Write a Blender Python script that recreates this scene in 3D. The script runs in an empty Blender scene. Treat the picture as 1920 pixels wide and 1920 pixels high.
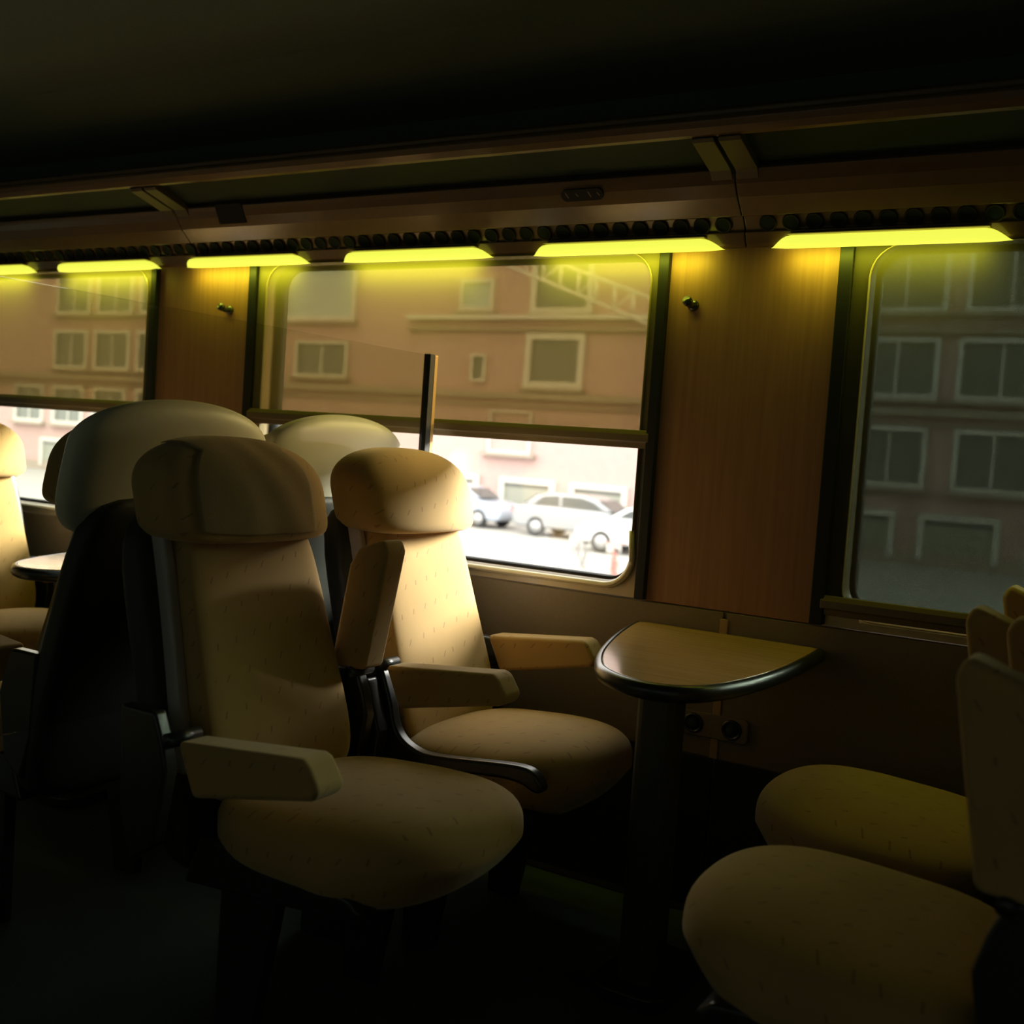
import bpy, bmesh, math, random
from mathutils import Vector, Matrix
random.seed(7)
S = bpy.context.scene
C = S.collection
# ------------------------------------------------------------------ camera
H = 1.144                      # lens height above the carriage floor
YAW, PIT, ROL, FPX = .5370, .0594, .0695, 2065.
fw = Vector((-math.sin(YAW)*math.cos(PIT), math.cos(YAW)*math.cos(PIT), -math.sin(PIT)))
r0 = Vector((math.cos(YAW), math.sin(YAW), 0)); u0 = r0.cross(fw)
rr = r0*math.cos(ROL) + u0*math.sin(ROL); uu = u0*math.cos(ROL) - r0*math.sin(ROL)
cd = bpy.data.cameras.new('camera'); cam = bpy.data.objects.new('camera', cd); C.objects.link(cam)
cam.matrix_world = Matrix(((rr.x, uu.x, -fw.x, 0), (rr.y, uu.y, -fw.y, 0), (rr.z, uu.z, -fw.z, H), (0, 0, 0, 1)))
cd.sensor_width = 36; cd.lens = FPX/1920*36; cd.clip_start = .02; cd.clip_end = 400
cd.dof.use_dof = True; cd.dof.focus_distance = 2.5; cd.dof.aperture_fstop = 3.2
S.camera = cam
# ------------------------------------------------------------------ view, sky, sun
S.view_settings.view_transform = 'Standard'; S.view_settings.look = 'None'
S.view_settings.exposure = 0; S.view_settings.gamma = 1; S.view_settings.use_curve_mapping = False
S.cycles.use_denoising = True
S.cycles.max_bounces = 10; S.cycles.diffuse_bounces = 5; S.cycles.transparent_max_bounces = 16
S.cycles.sample_clamp_indirect = 6.0
S.cycles.caustics_reflective = False; S.cycles.caustics_refractive = False
w = bpy.data.worlds.new('sky'); S.world = w; w.use_nodes = True
bg = w.node_tree.nodes['Background']; bg.inputs[0].default_value = (1.0, .97, .94, 1); bg.inputs[1].default_value = 4.9
sd = bpy.data.lights.new('hazy_sun', 'SUN'); sun = bpy.data.objects.new('hazy_sun', sd); C.objects.link(sun)
sd.energy = 42.0; sd.angle = math.radians(30); sd.color = (1.0, .95, .88)
sun.rotation_euler = Vector((-.47, -.80, -.275)).to_track_quat('-Z', 'Y').to_euler()
sun.location = (20, 20, 20)

# ------------------------------------------------------------------ materials
def mat(name, col, rough=.6, metal=0., spec=.5, coat=0., sheen=0.):
    m = bpy.data.materials.new(name); m.use_nodes = True
    b = m.node_tree.nodes['Principled BSDF']
    b.inputs['Base Color'].default_value = (*col, 1); b.inputs['Roughness'].default_value = rough
    b.inputs['Metallic'].default_value = metal; b.inputs['Specular IOR Level'].default_value = spec
    b.inputs['Coat Weight'].default_value = coat; b.inputs['Coat Roughness'].default_value = .12
    if sheen:
        b.inputs['Sheen Weight'].default_value = sheen; b.inputs['Sheen Roughness'].default_value = .45
        b.inputs['Sheen Tint'].default_value = (1, .9, .7, 1)
    return m
def nt(m): return m.node_tree.nodes, m.node_tree.links, m.node_tree.nodes['Principled BSDF']
def mth(N, L, op, a, b=None, c=None):
    n = N.new('ShaderNodeMath'); n.operation = op
    for i, v in enumerate((a, b, c)):
        if v is None: continue
        if isinstance(v, (int, float)): n.inputs[i].default_value = v
        else: L.new(v, n.inputs[i])
    return n.outputs[0]
def grain(m, scale=40, amount=.25, bump=.15, c2=None):
    """uneven colour and fine relief on a plain surface"""
    N, L, b = nt(m)
    tc = N.new('ShaderNodeTexCoord'); no = N.new('ShaderNodeTexNoise'); no.inputs['Scale'].default_value = scale
    no.inputs['Detail'].default_value = 6; L.new(tc.outputs['Object'], no.inputs['Vector'])
    mx = N.new('ShaderNodeMix'); mx.data_type = 'RGBA'
    base = b.inputs['Base Color'].default_value[:]
    mx.inputs[6].default_value = base
    mx.inputs[7].default_value = c2 if c2 else tuple(x*(1-amount*1.6) for x in base[:3]) + (1,)
    L.new(no.outputs[0], mx.inputs[0]); L.new(mx.outputs[2], b.inputs['Base Color'])
    if bump:
        bp = N.new('ShaderNodeBump'); bp.inputs['Strength'].default_value = bump; bp.inputs['Distance'].default_value = .002
        L.new(no.outputs[0], bp.inputs['Height']); L.new(bp.outputs[0], b.inputs['Normal'])
    return m
def fabric(name, col, dash):
    """velvety moquette woven with short slanting dashes"""
    m = mat(name, col, .85, spec=.25, sheen=.35)
    N, L, b = nt(m)
    uv = N.new('ShaderNodeUVMap'); sp = N.new('ShaderNodeSeparateXYZ'); L.new(uv.outputs[0], sp.inputs[0])
    A, B = .050, .060
    row = mth(N, L, 'FLOOR', mth(N, L, 'DIVIDE', mth(N, L, 'ADD', sp.outputs[1], mth(N, L, 'MULTIPLY', sp.outputs[0], -.15)), B))
    v = mth(N, L, 'SUBTRACT', mth(N, L, 'FRACT', mth(N, L, 'DIVIDE', mth(N, L, 'ADD', sp.outputs[1], mth(N, L, 'MULTIPLY', sp.outputs[0], -.15)), B)), .5)
    uo = mth(N, L, 'ADD', mth(N, L, 'DIVIDE', sp.outputs[0], A), mth(N, L, 'MULTIPLY', row, .37))
    ui = mth(N, L, 'FLOOR', uo)
    cb = N.new('ShaderNodeCombineXYZ'); L.new(ui, cb.inputs[0]); L.new(row, cb.inputs[1])
    wn = N.new('ShaderNodeTexWhiteNoise'); L.new(cb.outputs[0], wn.inputs['Vector'])
    s2 = N.new('ShaderNodeSeparateColor'); L.new(wn.outputs['Color'], s2.inputs[0])
    u = mth(N, L, 'SUBTRACT', mth(N, L, 'FRACT', uo), mth(N, L, 'ADD', .35, mth(N, L, 'MULTIPLY', s2.outputs[0], .3)))
    u = mth(N, L, 'ADD', u, mth(N, L, 'MULTIPLY', v, mth(N, L, 'SUBTRACT', s2.outputs[1], 1.1)))
    mu = mth(N, L, 'LESS_THAN', mth(N, L, 'ABSOLUTE', u), .045)
    mv = mth(N, L, 'LESS_THAN', mth(N, L, 'ABSOLUTE', v), .095)
    mk = mth(N, L, 'MULTIPLY', mth(N, L, 'MULTIPLY', mu, mv), .5)
    no = N.new('ShaderNodeTexNoise'); no.inputs['Scale'].default_value = 700; no.inputs['Detail'].default_value = 3
    n2 = N.new('ShaderNodeTexNoise'); n2.inputs['Scale'].default_value = 9; n2.inputs['Detail'].default_value = 4
    L.new(uv.outputs[0], no.inputs['Vector']); L.new(uv.outputs[0], n2.inputs['Vector'])
    mx = N.new('ShaderNodeMix'); mx.data_type = 'RGBA'
    mx.inputs[6].default_value = (*[c*1.12 for c in col], 1); mx.inputs[7].default_value = (*[c*.86 for c in col], 1)
    L.new(n2.outputs[0], mx.inputs[0])
    my = N.new('ShaderNodeMix'); my.data_type = 'RGBA'; my.inputs[7].default_value = (*dash, 1)
    L.new(mk, my.inputs[0]); L.new(mx.outputs[2], my.inputs[6]); L.new(my.outputs[2], b.inputs['Base Color'])
    bp = N.new('ShaderNodeBump'); bp.inputs['Strength'].default_value = .25; bp.inputs['Distance'].default_value = .001
    L.new(no.outputs[0], bp.inputs['Height']); L.new(bp.outputs[0], b.inputs['Normal'])
    return m
def wood(name, c1, c2, rough, coat=0., axis='Z', spec=.5):
    m = mat(name, c1, rough, coat=coat, spec=spec)
    N, L, b = nt(m)
    tc = N.new('ShaderNodeTexCoord'); mp = N.new('ShaderNodeMapping')
    mp.inputs['Scale'].default_value = (60, 60, 2.2) if axis == 'Z' else (2.2, 60, 60)
    L.new(tc.outputs['Object'], mp.inputs[0])
    no = N.new('ShaderNodeTexNoise'); no.inputs['Scale'].default_value = 1.3; no.inputs['Detail'].default_value = 8
    no.inputs['Distortion'].default_value = .6
    L.new(mp.outputs[0], no.inputs['Vector'])
    cr = N.new('ShaderNodeValToRGB'); cr.color_ramp.elements[0].position = .3; cr.color_ramp.elements[1].position = .72
    cr.color_ramp.elements[0].color = (*c1, 1); cr.color_ramp.elements[1].color = (*c2, 1)
    L.new(no.outputs[0], cr.inputs[0]); L.new(cr.outputs[0], b.inputs['Base Color'])
    return m
def clear(name, tint, glossy=.06, rough=.0, haze=0., hazecol=(.5, .4, .2)):
    """a pane that lets light straight through, tinted, with a mirror-like share and a dull share"""
    m = bpy.data.materials.new(name); m.use_nodes = True
    N, L = m.node_tree.nodes, m.node_tree.links; N.remove(N['Principled BSDF'])
    tr = N.new('ShaderNodeBsdfTransparent'); tr.inputs[0].default_value = (*tint, 1)
    gl = N.new('ShaderNodeBsdfGlossy'); gl.inputs['Roughness'].default_value = rough
    fr = N.new('ShaderNodeLayerWeight'); fr.inputs[0].default_value = .15
    fa = mth(N, L, 'MULTIPLY_ADD', fr.outputs['Fresnel'], .5, glossy)
    mx = N.new('ShaderNodeMixShader'); L.new(fa, mx.inputs[0]); L.new(tr.outputs[0], mx.inputs[1]); L.new(gl.outputs[0], mx.inputs[2])
    out = mx.outputs[0]
    if haze:
        df = N.new('ShaderNodeBsdfDiffuse'); df.inputs[0].default_value = (*hazecol, 1)
        m2 = N.new('ShaderNodeMixShader'); m2.inputs[0].default_value = haze
        L.new(out, m2.inputs[1]); L.new(df.outputs[0], m2.inputs[2]); out = m2.outputs[0]
    L.new(out, N['Material Output'].inputs[0])
    return m
def glow(name, col, strength):
    m = mat(name, (.8, .8, .5), .3); N, L, b = nt(m)
    b.inputs['Emission Color'].default_value = (*col, 1); b.inputs['Emission Strength'].default_value = strength
    return m
M = dict(
    fabric=fabric('seat_moquette', (.44, .285, .105), (.17, .07, .045)),
    cover=grain(mat('headrest_cloth', (.40, .29, .15), .9, spec=.15, sheen=.2), 300, .2, .3),
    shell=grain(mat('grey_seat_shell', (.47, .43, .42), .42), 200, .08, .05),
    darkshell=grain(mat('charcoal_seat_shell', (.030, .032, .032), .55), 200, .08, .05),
    paleshell=grain(mat('pale_seat_shell', (.86, .80, .70), .4), 200, .05, .03),
    black=grain(mat('black_plastic', (.028, .032, .033), .28, spec=.6), 60, .3, .03),
    rubber=mat('black_rubber', (.008, .009, .009), .6, spec=.3),
    wood=wood('wall_veneer', (.315, .158, .078), (.25, .12, .058), .6),
    table=wood('table_laminate', (.56, .34, .14), (.46, .26, .10), .13, axis='X', spec=.6),
    lower=grain(mat('lower_wall_laminate', (.20, .155, .085), .55), 120, .15, .05),
    strip=mat('tan_seam_strip', (.36, .23, .09), .5),
    surround=grain(mat('cream_window_surround', (.52, .42, .24), .35, coat=.2), 60, .06, .02),
    rimm=mat('olive_window_rim', (.34, .27, .14), .3, coat=.3),
    bracket=mat('dark_brown_bracket', (.075, .052, .03), .45),
    sillhi=mat('sill_highlight_tone', (.74, .66, .46), .28, coat=.3),  # sun highlight put into the sill colour
    bar=mat('brown_blind_bar', (.13, .095, .045), .4),
    rack=grain(mat('brown_gloss_rack', (.165, .10, .05), .25, coat=.35), 50, .12, .02),
    nozzle=mat('dark_nozzle_ring', (.022, .020, .013), .6, spec=.2),
    smoke=mat('smoked_shelf', (.010, .019, .018), .55, spec=.2),
    dark=mat('dark_void', (.028, .038, .032), .9, spec=.1),
    ceiling=grain(mat('dark_ceiling_cloth', (.10, .125, .10), .8, spec=.2), 200, .2, .1),
    floor=grain(mat('dark_carpet', (.075, .10, .082), .95, spec=.1), 400, .4, .5),
    post=mat('brass_brown_post', (.42, .27, .09), .38, metal=.5),
    glass=clear('window_glass', (.97, .98, .96), .03),
    divglass=clear('smoked_divider_glass', (.92, .93, .89), .01),
    blind=clear('amber_blind_film', (.49, .43, .30), .0, .3, haze=.22, hazecol=(.62, .54, .28)),
    lightblind=clear('light_control_film', (.22, .25, .225), .0, .4, haze=.3, hazecol=(.22, .19, .11)),  # for unseen blinds added to cut light and tint the fill
    lamp=glow('yellow_lamp_lens', (.86, .90, .085), 1.05),
    facade=grain(mat('pink_render', (.56, .385, .355), .9), 3, .10, .1),
    white=mat('white_frame_paint', (.62, .60, .55), .6),
    pane=mat('dark_window_pane', (.16, .17, .15), .2),
    palepane=mat('pale_window_pane', (.42, .50, .48), .3),
    shutter=mat('grey_green_shutter', (.36, .37, .31), .6),
    stonem=mat('grey_stone_band', (.36, .30, .24), .8),
    road=grain(mat('pale_asphalt', (.42, .41, .38), .9), 4, .15, .2),
    pave=mat('pale_pavement', (.5, .48, .44), .9),
    steel=mat('white_reflection_tone', (.70, .68, .62), .5),
    tyre=mat('tyre_rubber', (.03, .03, .03), .8),
    carglass=mat('car_glass', (.08, .09, .09), .08),
    silver=mat('silver_car_paint', (.36, .37, .38), .25, metal=.3, coat=.6),
    whitecar=mat('white_car_paint', (.80, .80, .80), .25, coat=.6),
    bluecar=mat('pale_blue_car_paint', (.42, .47, .56), .25, coat=.6),
    red=mat('red_paint', (.5, .12, .09), .4),
    greyp=mat('grey_bike_paint', (.2, .2, .21), .4),
    hub=mat('wheel_rim_alloy', (.55, .55, .55), .35, metal=.6),
    mark=mat('faded_white_print', (.22, .16, .15), .6),
)

# ------------------------------------------------------------------ helpers
def link(name, me, m, parent=None, smooth=True, bevel=0, seg=2):
    o = bpy.data.objects.new(name, me); C.objects.link(o)
    if m is not None: me.materials.append(M[m])
    if smooth:
        for p in me.polygons: p.use_smooth = True
    if parent: o.parent = parent
    if bevel:
        b = o.modifiers.new('bevel', 'BEVEL'); b.width = bevel; b.segments = seg; b.limit_method = 'ANGLE'; b.angle_limit = .6
        b.harden_normals = True
    return o
def mesh(vs, fs, uvs=None):
    me = bpy.data.meshes.new('m'); me.from_pydata([tuple(v) for v in vs], [], fs); me.update()
    if uvs:
        l = me.uv_layers.new(name='UVMap')
        for i, uvc in enumerate(uvs): l.data[i].uv = uvc
    return me
def fixn(me):
    bm = bmesh.new(); bm.from_mesh(me); bmesh.ops.recalc_face_normals(bm, faces=bm.faces); bm.to_mesh(me); bm.free(); return me
def boxes(*bs):
    """each b = (x0,x1,y0,y1,z0,z1)"""
    vs, fs = [], []
    for x0, x1, y0, y1, z0, z1 in bs:
        k = len(vs)
        vs += [(x, y, z) for x in (x0, x1) for y in (y0, y1) for z in (z0, z1)]
        fs += [(k, k+1, k+3, k+2), (k+4, k+6, k+7, k+5), (k, k+4, k+5, k+1), (k+2, k+3, k+7, k+6), (k, k+2, k+6, k+4), (k+1, k+5, k+7, k+3)]
    return mesh(vs, fs)
def box(name, m, b, parent=None, bevel=.003):
    return link(name, boxes(b), m, parent, smooth=bool(bevel), bevel=bevel)
def prism(poly, axis, a, b):
    """extrude a 2D polygon along axis from a to b"""
    n = len(poly)
    def P(p, t): return {'x': (t, p[0], p[1]), 'y': (p[0], t, p[1]), 'z': (p[0], p[1], t)}[axis]
    vs = [P(p, a) for p in poly] + [P(p, b) for p in poly]
    fs = [tuple(range(n))[::-1], tuple(range(n, 2*n))] + [(i, (i+1) % n, n+(i+1) % n, n+i) for i in range(n)]
    me = mesh(vs, fs); fixn(me)
    l = me.uv_layers.new(name='UVMap')
    for p in me.polygons:
        nx = [abs(c) for c in p.normal]; k = nx.index(max(nx))
        for li in p.loop_indices:
            c = me.vertices[me.loops[li].vertex_index].co
            l.data[li].uv = {0: (c.y, c.z), 1: (c.x, c.z), 2: (c.x, c.y)}[k]
    return me
def sweep(path, rad, n=10, closed=False, flat=1.):
    """tube along a path"""
    vs, fs = [], []; m = len(path); P = [Vector(p) for p in path]
    for i, p in enumerate(P):
        if closed: t = P[(i+1) % m] - P[i-1]
        else: t = P[min(i+1, m-1)] - P[max(i-1, 0)]
        t.normalize(); a = t.cross(Vector((0, 0, 1)))
        if a.length < .1: a = t.cross(Vector((0, 1, 0)))
        a.normalize(); b = a.cross(t)
        for k in range(n):
            an = 2*math.pi*k/n
            vs.append(p + a*math.cos(an)*rad*flat + b*math.sin(an)*rad)
    for i in range(m if closed else m-1):
        j = (i+1) % m
        for k in range(n): fs.append((i*n+k, i*n+(k+1) % n, j*n+(k+1) % n, j*n+k))
    if not closed: fs += [tuple(range(n)), tuple(range((m-1)*n, m*n))]
    return fixn(mesh(vs, fs))
def cyl(p0, p1, rad, n=20): return sweep([p0, p1], rad, n)
def softbox(hx, hy, hz, k=4., n=12, warp=None, keep=None):
    """rounded cushion body; warp(x,y,z in -1..1 of the body) -> world point; metric uv"""
    vs, fs, uvs, idx = [], [], [], {}
    def V(p):
        key = tuple(round(c, 5) for c in p)
        if key in idx: return idx[key]
        q = Vector(p); kk = k
        s = (abs(q.x)**kk + abs(q.y)**kk + abs(q.z)**kk)**(1/kk); q = q/s
        # spread so that rounded corners keep enough points
        idx[key] = len(vs); vs.append(warp(q.x, q.y, q.z) if warp else (q.x*hx, q.y*hy, q.z*hz)); return idx[key]
    g = [math.tan((2*i/n-1)*math.pi/4) for i in range(n+1)]
    g = [math.copysign(1-(1-abs(t))**1.25, t) for t in g]
    for ax in range(3):
        for sg in (-1, 1):
            for i in range(n):
                for j in range(n):
                    q = []
                    for a, b in ((i, j), (i+1, j), (i+1, j+1), (i, j+1)):
                        p = [0, 0, 0]; p[ax] = sg; p[(ax+1) % 3] = g[a]; p[(ax+2) % 3] = g[b]; q.append(tuple(p))
                    if sg < 0: q = q[::-1]
                    if keep and not all(keep(*p) for p in q): continue
                    f = tuple(V(p) for p in q); fs.append(f)
                    for t in f:
                        c = vs[t]; uvs.append({0: (c[1], c[2]), 1: (c[0], c[2]), 2: (c[1]+.013, c[0])}[ax])
    return mesh(vs, fs, uvs)
def dome(x, y, z, kp, kt, kb):
    """re-round a softbox point: plan exponent kp, upper profile kt, lower profile kb"""
    k = kt if z > 0 else kb
    rb = max(0., 1-abs(z)**k)**(1/k); r = (abs(x)**kp+abs(y)**kp)**(1/kp)
    if r < 1e-5: return x, y, z
    return x*rb/r, y*rb/r, z
def chaikin(P, n=2):
    for _ in range(n):
        q = []
        for a, b in zip(P, P[1:]+P[:1]):
            q += [(a[0]*.75+b[0]*.25, a[1]*.75+b[1]*.25), (a[0]*.25+b[0]*.75, a[1]*.25+b[1]*.75)]
        P = q
    return P
def thing(name, label, cat, loc=(0, 0, 0), group=None):
    o = bpy.data.objects.new(name, None); C.objects.link(o); o.location = loc; o.empty_display_size = .1
    o['label'] = label; o['category'] = cat
    if group: o['group'] = group
    return o
def tag(o, label, cat, group=None):
    o['label'] = label; o['category'] = cat
    if group: o['group'] = group
    return o
def struct(o): o['kind'] = 'structure'; return o
def dup(o, loc=None, rotz=None, label=None, group=None, parent=None):
    c = o.copy(); C.objects.link(c); c.parent = parent
    if loc is not None: c.location = loc
    if rotz is not None: c.rotation_euler = (0, 0, rotz)
    if label: c['label'] = label
    if group: c['group'] = group
    for ch in list(o.children): dup(ch, parent=c)
    return c
def rrect(x0, x1, z0, z1, r, n=8):
    p = []
    for cx, cz, a in ((x1-r, z0+r, -90), (x1-r, z1-r, 0), (x0+r, z1-r, 90), (x0+r, z0+r, 180)):
        for i in range(n+1):
            t = math.radians(a+90*i/n); p.append((cx+r*math.cos(t), cz+r*math.sin(t)))
    return p

# ------------------------------------------------------------------ carriage shell
W = 2.603                               # inner face of the window wall
X0, X1 = -7.2, 3.3; YB = -.45
PITCH = 1.865
SEAMS = [-.917+PITCH*i for i in range(-3, 3)]
struct(box('floor', 'floor', (X0, X1, YB, W+.12, -.06, 0), bevel=0))
# ceiling: a shallow cove
cp = [(YB, 1.75), (YB+.1, 1.98), (YB+.4, 2.13), (1.1, 2.18), (2.2, 2.13), (2.5, 2.02), (2.62, 1.86)]
cp2 = [(y+(.05 if i in (5, 6) else -.05 if i in (0, 1) else 0), z+.05) for i, (y, z) in enumerate(cp)]
ce = link('ceiling', prism(cp+cp2[::-1], 'x', X0, X1), 'ceiling', smooth=False); struct(ce)
struct(box('wall_left', 'ceiling', (X0-.05, X0, YB, W, 0, 2.2), bevel=0))
struct(box('wall_right', 'ceiling', (X1, X1+.05, YB, W, 0, 2.2), bevel=0))
# the near side wall behind the lens, window blinds added for dim fill light
WINS = [(s+.2225, s+.2225+PITCH-.445) for s in SEAMS[:-1]]
near = [(X0, X1, YB-.1, YB, 0, .8), (X0, X1, YB-.1, YB, 1.66, 2.0), (X0, WINS[0][0], YB-.1, YB, .8, 1.66)]
for (a, b), nx in zip(WINS, WINS[1:]+[(X1, X1)]): near.append((b, nx[0], YB-.1, YB, .8, 1.66))
struct(link('wall_front', boxes(*near), 'lower', smooth=False))
for a, b in WINS:
    fb_ = box('fill_light_blind', 'lightblind', (a, b, YB-.03, YB-.028, .8, 1.66), None, 0); struct(fb_); fb_.name = 'fill_blind'  # made-up blinds passing a dim greenish fill
# window wall: lower wall, head, and pillars
wallb = struct(link('wall_back', boxes((X0, X1, W+.006, W+.12, 0, .772), (X0, X1, W+.006, W+.12, 1.668, 1.95)), 'lower', smooth=False))
for s in SEAMS:
    box('wall_panel', 'wood', (s-.2225, s+.2225, W, W+.12, .774, 1.70), wallb, .002)
    o = box('lower_panel', 'lower', (s+.004, s+PITCH-.004, W-.002, W+.02, .405, .771), wallb, .002)
    box('seam_strip', 'strip', (s-.0105, s+.0105, W-.006, W+.02, .405, .755), wallb, .002)
    box('heater_duct', 'dark', (s+.003, s+PITCH-.003, W-.0015, W+.02, .02, .40), wallb, .001)

def win(i, a, b, low=1.161):
    root = struct(link('window_%d' % i, boxes((a, b, W+.062, W+.07, .78, .80)), 'surround', smooth=False))
    gx0, gx1, gz0, gz1, r = a+.072, b-.058, .818, 1.652, .062
    # cream surround with a rounded opening, chamfered inwards
    op = rrect(gx0-.018, gx1+.020, gz0-.028, gz1+.012, r+.018); n = len(op)
    inn = rrect(gx0-.006, gx1+.006, gz0-.006, gz1+.006, r+.004)
    def proj_out(p):
        cx, cz = (a+b)/2, (gz0+gz1)/2; hx, hz = (b-a)/2, .45
        dx, dz = p[0]-cx, p[1]-cz; s = max(abs(dx)/hx, 1e-6)
        s2 = abs(dz)/((cz-.774) if dz < 0 else (1.70-cz)); s = max(s, s2)
        return (cx+dx/s, cz+dz/s)
    out = [proj_out(p) for p in op]
    vs = [(x, W+.010, z) for x, z in out] + [(x, W+.010, z) for x, z in op]
    fs = [(k, (k+1) % n, n+(k+1) % n, n+k) for k in range(n)]
    link('surround', fixn(mesh(vs, fs)), 'surround', root, smooth=False)
    # rounded olive rim round the opening
    prof = [(0, .010), (.10, -.004), (.25, -.010), (.45, -.006), (.6, .006), (.9, .012), (1, .045)]
    vs, fs = [], []
    for t, y in prof:
        vs += [(p[0]+(q[0]-p[0])*t, W+y, p[1]+(q[1]-p[1])*t) for p, q in zip(op, inn)]
    for j in range(len(prof)-1):
        fs += [(j*n+k, j*n+(k+1) % n, (j+1)*n+(k+1) % n, (j+1)*n+k) for k in range(n)]
    link('rim', fixn(mesh(vs, fs)), 'rimm', root)
    rc = r+.010
    pth = [(gx0+.03, gz0-.019)] + [(gx1-r+rc*math.sin(q*math.pi/16)*1.12, gz0-.019+rc*1.12-rc*1.12*math.cos(q*math.pi/16)) for q in range(9)] + [(gx1+.013, gz0+.13)]
    link('sill_highlight_strip', sweep([(px_, W-.001, pz_) for px_, pz_ in pth], .0085, 10), 'sillhi', root)  # sunlit lower edge of the rim, painted as a paler strip
    # black gasket
    g1 = rrect(gx0, gx1, gz0, gz1, r)
    vs = [(x, W+.030, z) for x, z in inn] + [(x, W+.030, z) for x, z in g1] + [(x, W+.075, z) for x, z in g1]
    fs = [(j*n+k, j*n+(k+1) % n, (j+1)*n+(k+1) % n, (j+1)*n+k) for j in range(2) for k in range(n)]
    link('gasket', fixn(mesh(vs, fs)), 'rubber', root)
    link('glass_pane', prism(g1, 'y', W+.060, W+.066), 'glass', root, smooth=False)
    # outer wall skin round the opening (keeps light out)
    ow = [(x+(-.03 if x < (a+b)/2 else .03)*0, z) for x, z in g1]
    vs = [(proj_out(p)[0], W+.078, proj_out(p)[1]) for p in ow] + [(x, W+.078, z) for x, z in ow]
    link('outer_skin', fixn(mesh(vs, [(k, (k+1) % n, n+(k+1) % n, n+k) for k in range(n)])), 'dark', root, smooth=False)
    # guide rails
    box('guide_rail', 'rubber', (b-.020, b+.008, W-.018, W+.012, .776, 1.668), root, .003)
    box('guide_rail', 'rubber', (a-.012, a+.020, W-.018, W+.012, .776, 1.668), root, .003)
    # drawn film blind with its bottom bar
    box('blind_film', 'blind' if low > 1 else 'lightblind', (a+.014, b-.014, W-.004, W-.003, low+.04, 1.668), root, 0)
    bp = [(W+y, low+z) for y, z in ((-.020, .035), (-.014, .047), (.004, .047), (.004, 0), (-.010, 0), (-.012, .015), (-.020, .017))]
    link('blind_bar', prism(bp, 'x', a+.012, b-.012), 'bar', root, smooth=False, bevel=.002)
    return root
for i, (a, b) in enumerate(WINS): win(i+1, a, b, .80 if a > -1 else 1.161)  # unseen blinds at the right drawn down to hold back light

# coat hooks on the wood panels
def hook(x, z, label):
    t = thing('coat_hook', label, 'hook', (x, W, z), 'coat hooks on the veneer panels')
    link('mount', cyl((0, 0, 0), (0, -.008, 0), .014), 'black', t)
    link('peg', sweep([(0, -.006, 0), (0, -.025, -.002), (0, -.040, .004)], .0085, 14), 'black', t)
    link('peg_tip', cyl((0, -.036, .003), (0, -.047, .006), .012, 18), 'black', t)
hook(-1.064, 1.526, 'small black coat hook on the wood panel right of the window')
hook(-2.662, 1.520, 'small black coat hook at the left end of the window, on the narrow wood panel')
hook(-1.064+PITCH, 1.526, 'small black coat hook on the wood panel at the far right')

# power outlet under the table
t = thing('power_outlet', 'dim two-socket outlet plate low on the wall beneath the table', 'outlet', (-.917, W-.006, .487))
link('plate', prism(rrect(-.105, .085, -.030, .030, .01), 'y', -.008, 0), 'lower', t, smooth=False, bevel=.002)
for dx in (-.055, .045):
    link('socket', sweep([(dx+.022*math.cos(q*math.pi/9), -.009, .022*math.sin(q*math.pi/9)) for q in range(18)], .004, 8, True), 'black', t)
    link('socket_well', cyl((dx, -.0095, 0), (dx, -.003, 0), .018, 20), 'dark', t)

# ------------------------------------------------------------------ luggage rack over the windows
rk = thing('luggage_rack', 'long dark brown glossy overhead luggage rack running above the windows', 'luggage rack', (0, W, 1.664))
def RK(p): return (p[0]-W, p[1]-1.664)
prof = [(2.603, 1.664), (2.592, 1.672), (2.577, 1.697)]
vent = [(2.580, 1.700), (2.556, 1.730)]
prof2 = [(2.577, 1.697), (2.583, 1.703), (2.559, 1.732), (2.550, 1.729), (2.510, 1.765), (2.490, 1.792), (2.481, 1.810), (2.476, 1.822), (2.486, 1.832)]
full = prof + prof2[1:]
back = [(2.53, 1.84), (2.62, 1.80), (2.62, 1.664)]
RS = [-.938+PITCH*i for i in range(-3, 3)]
for s in RS:
    poly = [RK(p) for p in full+back]
    link('fascia', prism(poly, 'x', s+.0012, s+PITCH-.0012), 'rack', rk, smooth=False, bevel=.0025)
    # shelf of smoked glass
    sh = [RK(p) for p in ((2.474, 1.836), (2.340, 1.878), (2.344, 1.886), (2.478, 1.844))]
    link('shelf_panel', prism(sh, 'x', s+.052, s+PITCH-.052), 'smoke', rk, smooth=False)
    # bracket halves either side of the seam
    br = [RK(p) for p in ((2.345, 1.860), (2.352, 1.852), (2.470, 1.818), (2.486, 1.800), (2.495, 1.803), (2.49, 1.83), (2.36, 1.88))]
    link('bracket', prism(br, 'x', s+.005, s+.058), 'bracket', rk, smooth=False, bevel=.002)
    link('bracket', prism(br, 'x', s+PITCH-.058, s+PITCH-.005), 'bracket', rk, smooth=False, bevel=.002)
    bb = [RK(p) for p in ((2.354, 1.861), (2.470, 1.824), (2.486, 1.806), (2.49, 1.83), (2.36, 1.88))]
    link('bracket_gap', prism(bb, 'x', s-.005, s+.005), 'dark', rk, smooth=False)
fr = [(2.352, 1.862), (2.340, 1.866), (2.328, 1.878), (2.322, 1.893), (2.326, 1.900), (2.332, 1.904), (2.330, 1.915), (2.345, 1.925), (2.365, 1.915), (2.36, 1.88)]
link('front_rail', prism([RK(p) for p in fr], 'x', X0+.1, X1-.1), 'rack', rk, smooth=False, bevel=.003)
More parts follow.
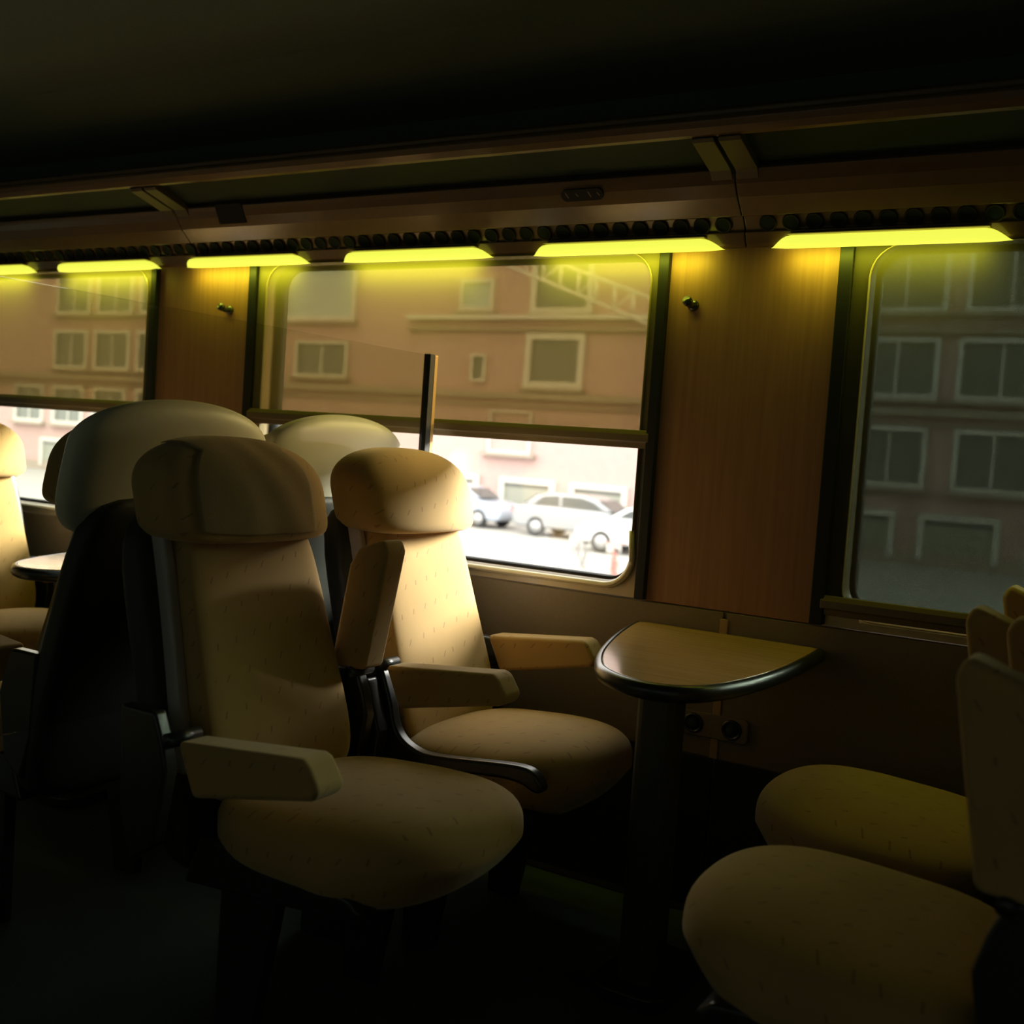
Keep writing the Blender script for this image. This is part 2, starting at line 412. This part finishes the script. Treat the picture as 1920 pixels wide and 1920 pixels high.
# air nozzles
tx = Vector((0, -.024, .030)).normalized(); nn = Vector((0, -.78, -.625)).normalized()
ring = bmesh.new()
def ringmesh(r0_, r1_, h0, h1, n=20, cap=False):
    vs, fs = [], []
    pr_ = [(r1_, 0), (r1_*.97, h1), (r0_*1.12, h1), (r0_, .0010), (r0_*.9, .0006)]
    for r, h in pr_:
        for k in range(n):
            a = 2*math.pi*k/n
            v = Vector((1, 0, 0))*math.cos(a)*r + tx*math.sin(a)*r + nn*h; vs.append(v)
    for j in range(len(pr_)-1):
        fs += [(j*n+k, j*n+(k+1) % n, (j+1)*n+(k+1) % n, (j+1)*n+k) for k in range(n)]
    fs.append(tuple((len(pr_)-1)*n+k for k in range(n)))
    return fixn(mesh(vs, fs))
rm = ringmesh(.0155, .0215, .001, .0035); rm.materials.append(M['nozzle']); rm.materials.append(M['dark'])
rm.polygons[len(rm.polygons)-1].material_index = 1
for p in rm.polygons:
    p.use_smooth = True
    if p.index >= 20*3: p.material_index = 1
vc = Vector((0, 2.5705-W, 1.7165-1.664))+nn*.002
x = -4.6
while x < 1.2:
    if min(abs(x-s) for s in RS) > .014:
        o = bpy.data.objects.new('air_nozzle', rm); C.objects.link(o); o.parent = rk; o.location = (x, vc.y, vc.z)
    x += .05555
# seat number plate
pl = bpy.data.objects.new
pc = Vector((0, 2.4905-W, 1.790-1.664)); pt = Vector((0, -.020, .027)).normalized(); pn = Vector((0, -pt.z, pt.y)); pn = -pn if pn.y > 0 else pn
def plated(pts, h0, h1, m, parent, name):
    n = len(pts)
    vs = [Vector((x, 0, 0))+pc+pt*z+pn*h for h in (h0, h1) for x, z in pts]
    fs = [tuple(range(n))[::-1], tuple(range(n, 2*n))]+[(i, (i+1) % n, n+(i+1) % n, n+i) for i in range(n)]
    return link(name, fixn(mesh(vs, fs)), m, parent, smooth=False)
npl = plated([(x-1.341, z) for x, z in rrect(-.0595, .0595, -.0155, .0155, .0153)], -.006, .0035, 'rubber', rk, 'seat_number_plate')
for cx, s in ((-1.341-.044, 1), (-1.341+.020, 1), (-1.341-.015, .6), (-1.341+.045, .6)):
    plated([(cx-.003, .008*s), (cx, .008*s), (cx+.006, -.006*s), (cx+.003, -.006*s)], .0036, .0042, 'mark', npl, 'faded_mark')
# dark cover on the fascia at the left
plq = [(2.470, 1.826), (2.498, 1.772), (2.506, 1.778), (2.486, 1.822)]
link('end_cover', prism([RK(p) for p in plq], 'x', -2.62, -2.508), 'rubber', rk, smooth=False)

# lamps in the foot of the rack
def lamp(xa, xb, label):
    L = xb-xa; n = 44; m_ = 24
    t = thing('rack_lamp', label, 'lamp', ((xa+xb)/2, W, 1.664), 'yellow lamps under the rack')
    vs, fs = [], []
    for i in range(n+1):
        u = i/n; xx = -L/2+L*(.5-.5*math.cos(math.pi*u))
        e = min(xx+L/2, L/2-xx)/.052; s = 1 if e >= 1 else math.sin(e*math.pi/2)**1.2
        s = max(s, .03)
        for j in range(m_+1):
            a = 2*math.pi*j/m_; cy, cz = math.cos(a), math.sin(a)
            q = (abs(cy)**2.6+abs(cz)**2.6)**(1/2.6); cy, cz = cy/q, cz/q
            py = -.025+.024*cy; pz = .006+.014*cz
            vs.append(Vector((xx, -.010+(py+.010)*s, -.004+(pz+.004)*s)))
    for i in range(n):
        for j in range(m_):
            k = i*(m_+1)+j; fs.append((k, k+1, k+m_+2, k+m_+1))
    link('lens', fixn(mesh(vs, fs)), 'lamp', t)
    link('shade_lip', prism([(-.015, .0215), (-.042, .0210), (-.044, .0225), (-.042, .0240), (-.016, .0245)], 'x', -L/2+.045, L/2-.045), 'rack', t, smooth=False)
    ld = bpy.data.lights.new('lamp_tube', 'AREA'); ld.shape = 'RECTANGLE'; ld.size = L-.10; ld.size_y = .012
    ld.energy = .75; ld.color = (.84, .92, .05); ld.spread = math.radians(180)
    lo_ = bpy.data.objects.new('lamp_tube', ld); C.objects.link(lo_); lo_.parent = t
    lo_.location = (0, -.046, -.020); lo_.rotation_euler = Vector((0, .62, -.78)).to_track_quat('-Z', 'Y').to_euler()
lamps = [(-4.18, -3.645, 'glowing yellow rack lamp far off at the left end of the rack'),
         (-3.52, -2.985, 'glowing yellow rack lamp over the next window to the left'),
         (-2.860, -2.324, 'leftmost glowing yellow rack lamp, over the left window edge'),
         (-2.193, -1.660, 'glowing yellow rack lamp over the middle of the window, above the divider post'),
         (-1.532, -.990, 'long glowing yellow rack lamp over the right window corner and the number plate side'),
         (-.873, -.340, 'glowing yellow rack lamp right of the rack seam, above the wood panel'),
         (-.210, .325, 'glowing yellow rack lamp over the next window to the right')]
for a in lamps: lamp(*a)

# ------------------------------------------------------------------ seats
LEAN = math.tan(math.radians(15.5))
def lean(x, y, z): return (x-(z-.45)*LEAN, y, z)
def make_seat(label, group, cover=False, arms=((0, 0, 0), (0, 0, 0)), raised=(0, 0), lift=0., pale=False, frames=(0, 0), armoff=(-.24, .24), nose=0.):
    t = thing('train_seat', label, 'seat', (0, 0, 0), group)
    # cushion
    def wc(x, y, z):
        zz = .425 + z*.075
        X = .195 + x*.245
        if z > 0: zz += .022*(1-x*x)*(1-y*y)*z + .014*max(0, x+.2)*(1-y*y)*z - .02*(1-x)*.5*z
        if x > 0: X -= .085*max(0, -z)*x + .045*y*y*x; zz -= .055*max(0, x-.25)**1.5*0 + .03*max(0, -z)*x
        if z < 0: zz += z*.012
        return (X+nose*(x+1)/2, y*.240*(1-.05*max(0, x)), zz)
    link('cushion', softbox(1, 1, 1, 3.4, 20, wc), 'fabric', t)
    # backrest: waisted towards the headrest
    def wb(x, y, z):
        h = (z+1)/2; Z = .43+h*.56
        hw = .179+.034*(1-h)**1.6
        X = -.045+x*.050
        if x > 0: X += .022*y*y*(1-h) - .010*(1-y*y)+ .018*math.exp(-((h-.25)/.2)**2)*(1-y*y)
        return lean(X, y*hw, Z)
    link('backrest', softbox(1, 1, 1, 5, 20, wb), 'fabric', t)
    # plastic shell behind
    def ws(x, y, z):
        h = (z+1)/2; Z = .30+h*.68
        hw = .240+.006*(1-h)
        return lean(-.105+x*.038, y*hw, Z)
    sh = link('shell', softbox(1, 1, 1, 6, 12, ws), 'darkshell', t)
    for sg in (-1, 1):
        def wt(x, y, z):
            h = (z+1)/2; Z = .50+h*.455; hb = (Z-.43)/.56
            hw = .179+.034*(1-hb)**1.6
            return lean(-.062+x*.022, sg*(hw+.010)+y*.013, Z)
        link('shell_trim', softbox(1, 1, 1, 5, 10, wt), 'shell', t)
    if pale:
        # tall rounded back cap of the seats behind
        def wp(x, y, z):
            x, y, z = dome(x, y, z, 3.2, 2.05, 5.)
            Z = 1.090+(z*.105 if z > 0 else z*.20)
            return lean(-.060+x*.050, y*.268, Z)
        link('back_cap', softbox(1, 1, 1, 2.9, 20, wp), 'paleshell', t)
    # headrest
    def wh(x, y, z):
        x, y, z = dome(x, y, z, 3.6, 2.5, 7.)
        h = (z+1)/2; Z = .918+lift+h*.203
        hx = .098*(1-.16*max(0, z)**2); X = -.037+(.06 if pale else 0)+x*hx-.010*max(0, x)*y*y*2
        if z < 0: Z = .918+lift+h*.203 - .000
        return lean(X, y*.224*(1-.05*max(0, z)), Z)
    link('headrest', softbox(1, 1, 1, 3.1, 22, wh), 'fabric', t)
    if cover:
        def wv(x, y, z):
            a = wh(x, y, z); c = Vector(lean(-.04, 0, 1.03)); v = Vector(a)-c
            wr = .0022*math.sin(13*y+3.2*z+1.5*z*z)*math.exp(-2.5*(y-.15)**2)
            return tuple(c+v*(1.035)+Vector((wr+.001, 0, 0)))
        hc = link('headrest_cover', softbox(1, 1, 1, 3.1, 34, wv, keep=lambda x, y, z: y < .63 and y > -.9 and x > -.6 and z > -.985), 'cover', t)
        sf = hc.modifiers.new('solid', 'SOLIDIFY'); sf.thickness = .002
    # armrests
    ap = [(-.018, .640), (.255, .668), (.270, .664), (.298, .622), (.286, .603), (.025, .550)]
    rp = [(-.080, .640), (-.092, .668), (-.060, .868), (-.038, .905), (.028, .930), (.042, .905), (-.003, .645)]
    for k, off in enumerate(armoff):
        dx, dz = arms[k][0], arms[k][1]
        pl_ = [(a+dx, b+dz) for a, b in (rp if raised[k] else ap)]
        link('armrest', prism(pl_, 'y', off-.036, off+.036), 'fabric', t, bevel=.011, seg=3)
        # curved dark side frame, or a plain bracket, carrying the armrest
        s_ = -1 if off < 0 else 1
        fp = [(-.042, .640), (-.020, .590), (-.006, .556), (.004, .510), (.028, .480), (.065, .464), (.105, .460), (.215, .472), (.332, .486), (.372, .478), (.395, .445),
              (.375, .430), (.33, .452), (.21, .440), (.09, .425), (.03, .430), (-.01, .40), (-.09, .40), (-.12, .46), (-.13, .64)]
        sp = [(-.042, .640), (-.020, .590), (-.006, .54), (-.03, .40), (-.09, .36), (-.12, .46), (-.13, .64)]
        y0 = off+s_*.005
        link('side_frame', prism(chaikin(fp) if frames[k] else sp, 'y', y0-.016, y0+.016), 'black', t, bevel=.008, seg=3)
        if not (off > 0 and not raised[k]): link('pivot', cyl((-.040+dx, off-.036, .636+dz), (-.040+dx, off+.036, .636+dz), .013), 'black', t)
    # under-frame and foot
    link('seat_pan', prism([(-.06, .30), (-.02, .40), (.33, .375), (.36, .35), (.30, .33)], 'y', -.22, .22), 'black', t, smooth=False, bevel=.01)
    link('leg', prism([(.02, 0), (.02, .33), (.16, .33), (.10, 0)], 'y', -.20, -.17), 'black', t, smooth=False, bevel=.004)
    link('leg', prism([(.02, 0), (.02, .33), (.16, .33), (.10, 0)], 'y', .17, .20), 'black', t, smooth=False, bevel=.004)
    return t
XS = -1.440
GA = 'beige train seats around the table'
far = make_seat('sunlit beige window seat beside the window, empty, with both armrests down', GA, frames=(1, 0), arms=((0, 0), (-.035, .010)))
far.location = (XS, 2.22, 0)
nr = make_seat('beige aisle seat in the foreground with a cloth headrest cover and one armrest raised', GA, cover=True, raised=(0, 1), armoff=(-.30, .245), arms=((.05, -.035), (0, 0)), nose=.045)
nr.location = (XS, 1.640, 0)
GB = 'beige train seats in the next bay'
dup(far, (XS-PITCH, 2.22, 0), label='beige window seat in the next bay to the left, behind the pale seat backs', group=GB)
dup(far, (XS-PITCH, 1.655, 0), label='beige aisle seat in the next bay to the left, behind the pale seat backs', group=GB)
# opposite seats across the table, armrests folded up
op1 = make_seat('beige window seat across the table, its lit cushion edge at lower right', GA, raised=(1, 1))
op1.location = (-.240, 2.27, 0); op1.rotation_euler = (0, 0, math.pi)
dup(op1, (-.165, 1.70, 0), math.pi, 'dim beige aisle seat across the table, cushion nearest the lower right corner', GA)
# back-to-back seats of the next bay
rear = make_seat('pale-backed seat turned away, bright rounded top showing beyond the glass near the window', 'pale-backed seats turned away', pale=True, lift=.03, armoff=(-.225, .225))
rear.location = (-2.135, 2.250, 0); rear.rotation_euler = (0, 0, math.pi)
dup(rear, (-2.135, 1.710, 0), math.pi, 'pale-backed seat turned away, grey rounded top showing above the foreground headrest')

# dark console between the two seats
cs = thing('seat_console', 'dark plastic console block filling the gap between the two seats', 'console', (-1.470, 1.925, 0))
link('console_body', prism([(-.16, .0), (-.16, .585), (-.05, .62), (-.01, .612), (.03, .50), (.02, .40), (.02, 0)], 'y', -.013, .027), 'black', cs, smooth=False, bevel=.006)
link('console_lid', prism([(-.15, .590), (-.05, .623), (-.012, .616), (-.015, .624), (-.05, .632), (-.15, .598)], 'y', -.012, .026), 'black', cs, smooth=False, bevel=.002)

# glass divider
XD = -1.800
dv = thing('glass_divider', 'smoked glass screen with dark metal post standing between the back-to-back seats', 'screen', (XD, 2.1, 0))
link('glass_panel', boxes((-.003, .003, -1.15, 0.422, .55, 1.380)), 'divglass', dv, smooth=False)
box('post', 'rubber', (-.012, .010, .408, .430, 0, 1.384), dv, .002)
box('post_trim', 'post', (-.012, .010, .4305, .446, 0, 1.382), dv, .002)

# ------------------------------------------------------------------ table
out = [(-1.150, 2.594), (-1.132, 2.50), (-1.107, 2.398), (-1.083, 2.31), (-1.056, 2.222), (-1.028, 2.14), (-.998, 2.068), (-.958, 1.990), (-.925, 1.952), (-.890, 1.924), (-.850, 1.903), (-.815, 1.897), (-.780, 1.903),
       (-.745, 1.925), (-.712, 1.968), (-.690, 2.035), (-.675, 2.11), (-.665, 2.20), (-.660, 2.30), (-.661, 2.40), (-.665, 2.50), (-.670, 2.594)]
def smooth_line(P, n=3):
    for _ in range(n):
        q = [P[0]]
        for a, b in zip(P, P[1:]):
            q += [(a[0]*.75+b[0]*.25, a[1]*.75+b[1]*.25), (a[0]*.25+b[0]*.75, a[1]*.25+b[1]*.75)]
        P = q+[P[-1]]
    return P
def make_table(label):
    t = thing('side_table', label, 'table', (-.88, 2.3, 0), 'tables under the windows')
    P = [(x+.88, y-2.3) for x, y in smooth_line(out, 2)]
    cx, cy = -.0, .05
    inn_ = []
    for i, p in enumerate(P):
        a = P[max(i-1, 0)]; b = P[min(i+1, len(P)-1)]
        tv = Vector((b[0]-a[0], b[1]-a[1])).normalized(); nv = Vector((-tv.y, tv.x))
        inn_.append((p[0]+nv.x*.010, min(p[1]+nv.y*.010, .294)))
    link('tabletop', prism(inn_, 'z', .690, .720), 'table', t, smooth=False, bevel=.0015)
    # soft dark edge band
    sec = [(0, .0292), (.006, .030), (.013, .026), (.017, .017), (.017, .008), (.012, .000), (.004, -.004), (0, -.004)]
    vs, fs = [], []; n = len(sec)
    for i, p in enumerate(inn_):
        a = inn_[max(i-1, 0)]; b = inn_[min(i+1, len(inn_)-1)]
        tv = Vector((b[0]-a[0], b[1]-a[1])).normalized(); nv = Vector((tv.y, -tv.x))
        for o_, z in sec: vs.append((p[0]+nv.x*o_, p[1]+nv.y*o_, .690+z))
    for i in range(len(inn_)-1):
        fs += [(i*n+k, i*n+(k+1) % n, (i+1)*n+(k+1) % n, (i+1)*n+k) for k in range(n)]
    fs += [tuple(range(n)), tuple(range((len(inn_)-1)*n, len(inn_)*n))]
    link('edge_band', fixn(mesh(vs, fs)), 'black', t)
    link('pedestal', prism(rrect(-.047, .040, -.19, -.09, .03, 5), 'z', .03, .690), 'smokeleg', t, smooth=False, bevel=.002)
    link('foot', prism(rrect(-.09, .085, -.24, .04, .05, 6), 'z', 0, .032), 'black', t, smooth=False, bevel=.006)
    return t
M['smokeleg'] = mat('dark_green_grey_leg', (.045, .05, .04), .5)
tb = make_table('rounded wood-topped table with dark edge below the wood panel, on one leg')
dup(tb, (-.88-PITCH, 2.3, 0), label='rounded wood-topped table of the next bay, behind the seats at left')

# ------------------------------------------------------------------ outside
GZ = -1.75
struct(box('trim_1', 'dark', (X0, X1, W+.125, W+.16, -.9, -.07), bevel=0))
rd = struct(link('ground', boxes((-140, 90, 3.2, 120, GZ-.3, GZ)), 'road', smooth=False))
FY = 37.0
bd = thing('street_building', 'long pink rendered apartment building with white-framed windows across the street', 'building', (-22, FY, GZ))
def B(name, m, x0, x1, z0, z1, y0=-.1, y1=.1, parent=None, bevel=0):
    return box(name, m, (x0+22, x1+22, y0, y1, z0-GZ, z1-GZ), parent or bd, bevel)
B('facade', 'facade', -75, 45, GZ, 10.6, 0, 8)
B('plinth', 'stonem', -75, 45, GZ, GZ+.45, -.12, .0)
def window(x0, x1, z0, z1, pane='pane', fr=.16, bars=1, sill=True):
    f = link('window_frame', boxes(*[(a+22, b+22, -.16, .02, c-GZ, d-GZ) for a, b, c, d in
        ((x0-fr, x0, z0-fr, z1+fr), (x1, x1+fr, z0-fr, z1+fr), (x0, x1, z1, z1+fr), (x0, x1, z0-fr, z0))]), 'white', bd, smooth=False)
    box('pane', pane, (x0+22, x1+22, -.03, .0, z0-GZ, z1-GZ), f, 0)
    for k in range(bars):
        xm = x0+(x1-x0)*(k+1)/(bars+1); box('mullion', 'white', (xm-.04+22, xm+.04+22, -.08, -.03, z0-GZ, z1-GZ), f, 0)
    if sill: box('sill', 'stonem', (x0-.35+22, x1+.35+22, -.34, -.02, z0-fr-.14-GZ, z0-fr-GZ), f, 0)
def shutter(x0, x1, z0, z1):
    f = link('garage_frame', boxes(*[(a+22, b+22, -.18, .02, c-GZ, d-GZ) for a, b, c, d in
        ((x0-.2, x0, z0, z1+.2), (x1, x1+.2, z0, z1+.2), (x0, x1, z1, z1+.2))]), 'white', bd, smooth=False)
    n = 9
    for k in range(n):
        a = z0+(z1-z0)*k/n; box('slat', 'shutter' if k < n-1 else 'pane', (x0+22, x1+22, -.08+.02*(k % 2), .0, a-GZ, a+(z1-z0)/n*.86-GZ), f, 0)
for k in range(-9, 7):
    dx = k*3.15
    if k in (0, 1): continue
    if k != -1: shutter(-22.4+dx, -20.35+dx, GZ+.2, -.27)
    if k < -3 or k > 2: window(-24.75+dx, -22.7+dx, .85, 2.5)
    if k < -4 or k > 1: window(-21.7+dx, -19.4+dx, 3.7, 5.35); window(-21.6+dx, -19.3+dx, 6.46, 8.8)
shutter(-22.4, -20.35, GZ+.2, -.27); shutter(-19.3, -17.3, GZ+.2, -.27); shutter(-25.2, -23.8, GZ+.2, -.27)
window(-23.2, -21.45, .95, 2.45, 'facade', .08, 0)
window(-21.60, -19.55, 3.70, 5.30, 'pane', .26, 0); window(-24.25, -23.75, 3.72, 4.6, 'pane', .10, 0, False)
window(-21.55, -19.35, 6.50, 8.9, 'pane', .24, 0); window(-24.9, -23.65, 6.55, 7.5, 'palepane', .18, 0)
window(-34.2, -30.6, 6.2, 9.2, 'palepane', .2, 0)
window(-33.5, -30.8, 3.7, 5.0, 'pane', .12, 1)
B('string_course', 'white', -27.5, -10, 6.05, 6.22, -.35, .0)
B('string_course', 'stonem', -27.5, 45, 5.62, 5.74, -.25, .0)
B('string_course', 'stonem', -75, 45, 3.00, 3.25, -.30, .0)
B('string_course', 'stonem', -75, 45, 2.70, 2.78, -.15, .0)
# window reflection built as a white sloping lattice footbridge in front of the facade
fb = thing('reflection_lattice', 'white lattice standing in for a rack reflection, slanting down across the upper window view', 'stand_in', (-10.5, 20, 0))
def fbp(x, z): return (x+10.5, 0, z)
lo = lambda x: 5.13-.365*(x+12.94)
hi = lambda x: 5.60-.352*(x+13.0)
link('bottom_chord', sweep([fbp(-20, lo(-20)), fbp(-7.4, lo(-7.4))], .038, 6), 'steel', fb)
link('top_chord', sweep([fbp(-20, hi(-20)), fbp(-7.4, hi(-7.4))], .038, 6), 'steel', fb)
for i in range(30):
    x_ = -19.54+i*.42
    link('upright', sweep([fbp(x_, lo(x_)), fbp(x_, hi(x_))], .032, 6), 'steel', fb)
    if i % 2 and i < 29: link('diagonal', sweep([fbp(x_, lo(x_)), fbp(x_+.42, hi(x_+.42))], .02, 6), 'steel', fb)
for q in (-20, -7.4):
    link('column', sweep([fbp(q, GZ), fbp(q, hi(q))], .12, 10), 'steel', fb)

def make_car(label, paint, x, y, flip=False, low=False):
    t = thing('parked_car', label, 'car', (x, y, GZ), 'cars parked along the street')
    if flip: t.rotation_euler = (0, 0, math.pi)
    body = [(-2.25, .35), (-2.32, .62), (-2.28, .92), (-1.95, 1.00), (-.9, 1.02), (1.0, 1.00), (1.95, .88), (2.28, .70), (2.33, .45), (2.2, .28), (-2.1, .28)]
    cab = [(-2.0, .98), (-1.45, 1.36), (-.9, 1.46), (.3, 1.45), (.75, 1.34), (1.35, .99)]
    link('body', prism(body, 'y', -.86, .86), paint, t, bevel=.10, seg=4)
    cm = link('cabin', prism(cab, 'y', -.70, .70), paint, t, bevel=.08, seg=3)
    for s in (-1, 1):
        for w_ in ([(-1.55, 1.05), (-1.2, 1.33), (-.75, 1.38), (-.6, 1.38), (-.6, 1.05)], [(-.5, 1.05), (-.5, 1.38), (.2, 1.38), (.62, 1.28), (1.0, 1.05)]):
            link('side_window', prism(w_, 'y', s*.702-.01, s*.702+.01), 'carglass', t, smooth=False)
        for wx in (-1.35, 1.40):
            wl = link('wheel', cyl((wx, s*.70, .32), (wx, s*.88, .32), .325, 28), 'tyre', t, bevel=.03)
            link('rim', cyl((wx, s*.86, .32), (wx, s*.89, .32), .20, 20), 'hub', wl)
        link('tail_lamp', boxes((-2.32, -2.20, s*.70-.14, s*.70+.14, .72, .92)), 'red', t, smooth=False)
    link('rear_window', prism([(-1.98, 1.02), (-1.46, 1.36), (-1.50, 1.38), (-2.02, 1.04)], 'y', -.6, .6), 'carglass', t, smooth=False)
    link('windscreen', prism([(.80, 1.32), (1.34, 1.00), (1.37, 1.02), (.83, 1.35)], 'y', -.62, .62), 'carglass', t, smooth=False)
    return t
make_car('silver grey hatchback parked in the middle of the lower window view', 'silver', -16.5, 32.4)
make_car('white car parked at the right of the lower window view', 'whitecar', -12.6, 29.5, True)
make_car('pale blue car partly behind the headrest at the left of the street view', 'bluecar', -21.9, 33.0)

def make_bike(label, x, y, rz, paint):
    t = thing('parked_bicycle', label, 'bicycle', (x, y, GZ), 'bicycles parked by the street'); t.rotation_euler = (0, 0, rz)
    R = .34
    for wx in (-.52, .52):
        wl = link('wheel', sweep([(wx+R*math.cos(a*math.pi/14), 0, R+R*math.sin(a*math.pi/14)) for a in range(28)], .016, 6, True), 'greyp' if paint == 'greyp' else 'red', t)
        for a in range(6):
            c, s = math.cos(a*math.pi/6)*R, math.sin(a*math.pi/6)*R
            link('spoke', sweep([(wx-c, 0, R-s), (wx+c, 0, R+s)], .004, 4), 'hub', wl)
    for nm, p in (('frame_tube', [(-.52, 0, R), (-.10, 0, .30)]), ('frame_tube', [(-.10, 0, .30), (.36, 0, .80)]), ('frame_tube', [(-.10, 0, .30), (-.24, 0, .86)]),
                  ('frame_tube', [(-.22, 0, .78), (.35, 0, .82)]), ('frame_tube', [(-.52, 0, R), (-.22, 0, .76)]), ('fork', [(.52, 0, R), (.34, 0, .92)]), ('handlebar', [(.30, -.28, 1.0), (.35, 0, .98), (.30, .28, 1.0)])):
        link(nm, sweep(p, .013, 6), paint, t)
    link('saddle', boxes((-.36, -.12, -.06, .06, .86, .91)), 'tyre', t, smooth=False, bevel=.02)
    link('basket', boxes((.40, .62, -.15, .15, .78, .98)), 'white', t, smooth=False)
make_bike('grey bicycle standing on the street below the silver car', -11.2, 22.0, 2.3, 'greyp')
make_bike('red bicycle at the lower right corner of the street view', -9.9, 21.0, 2.1, 'red')
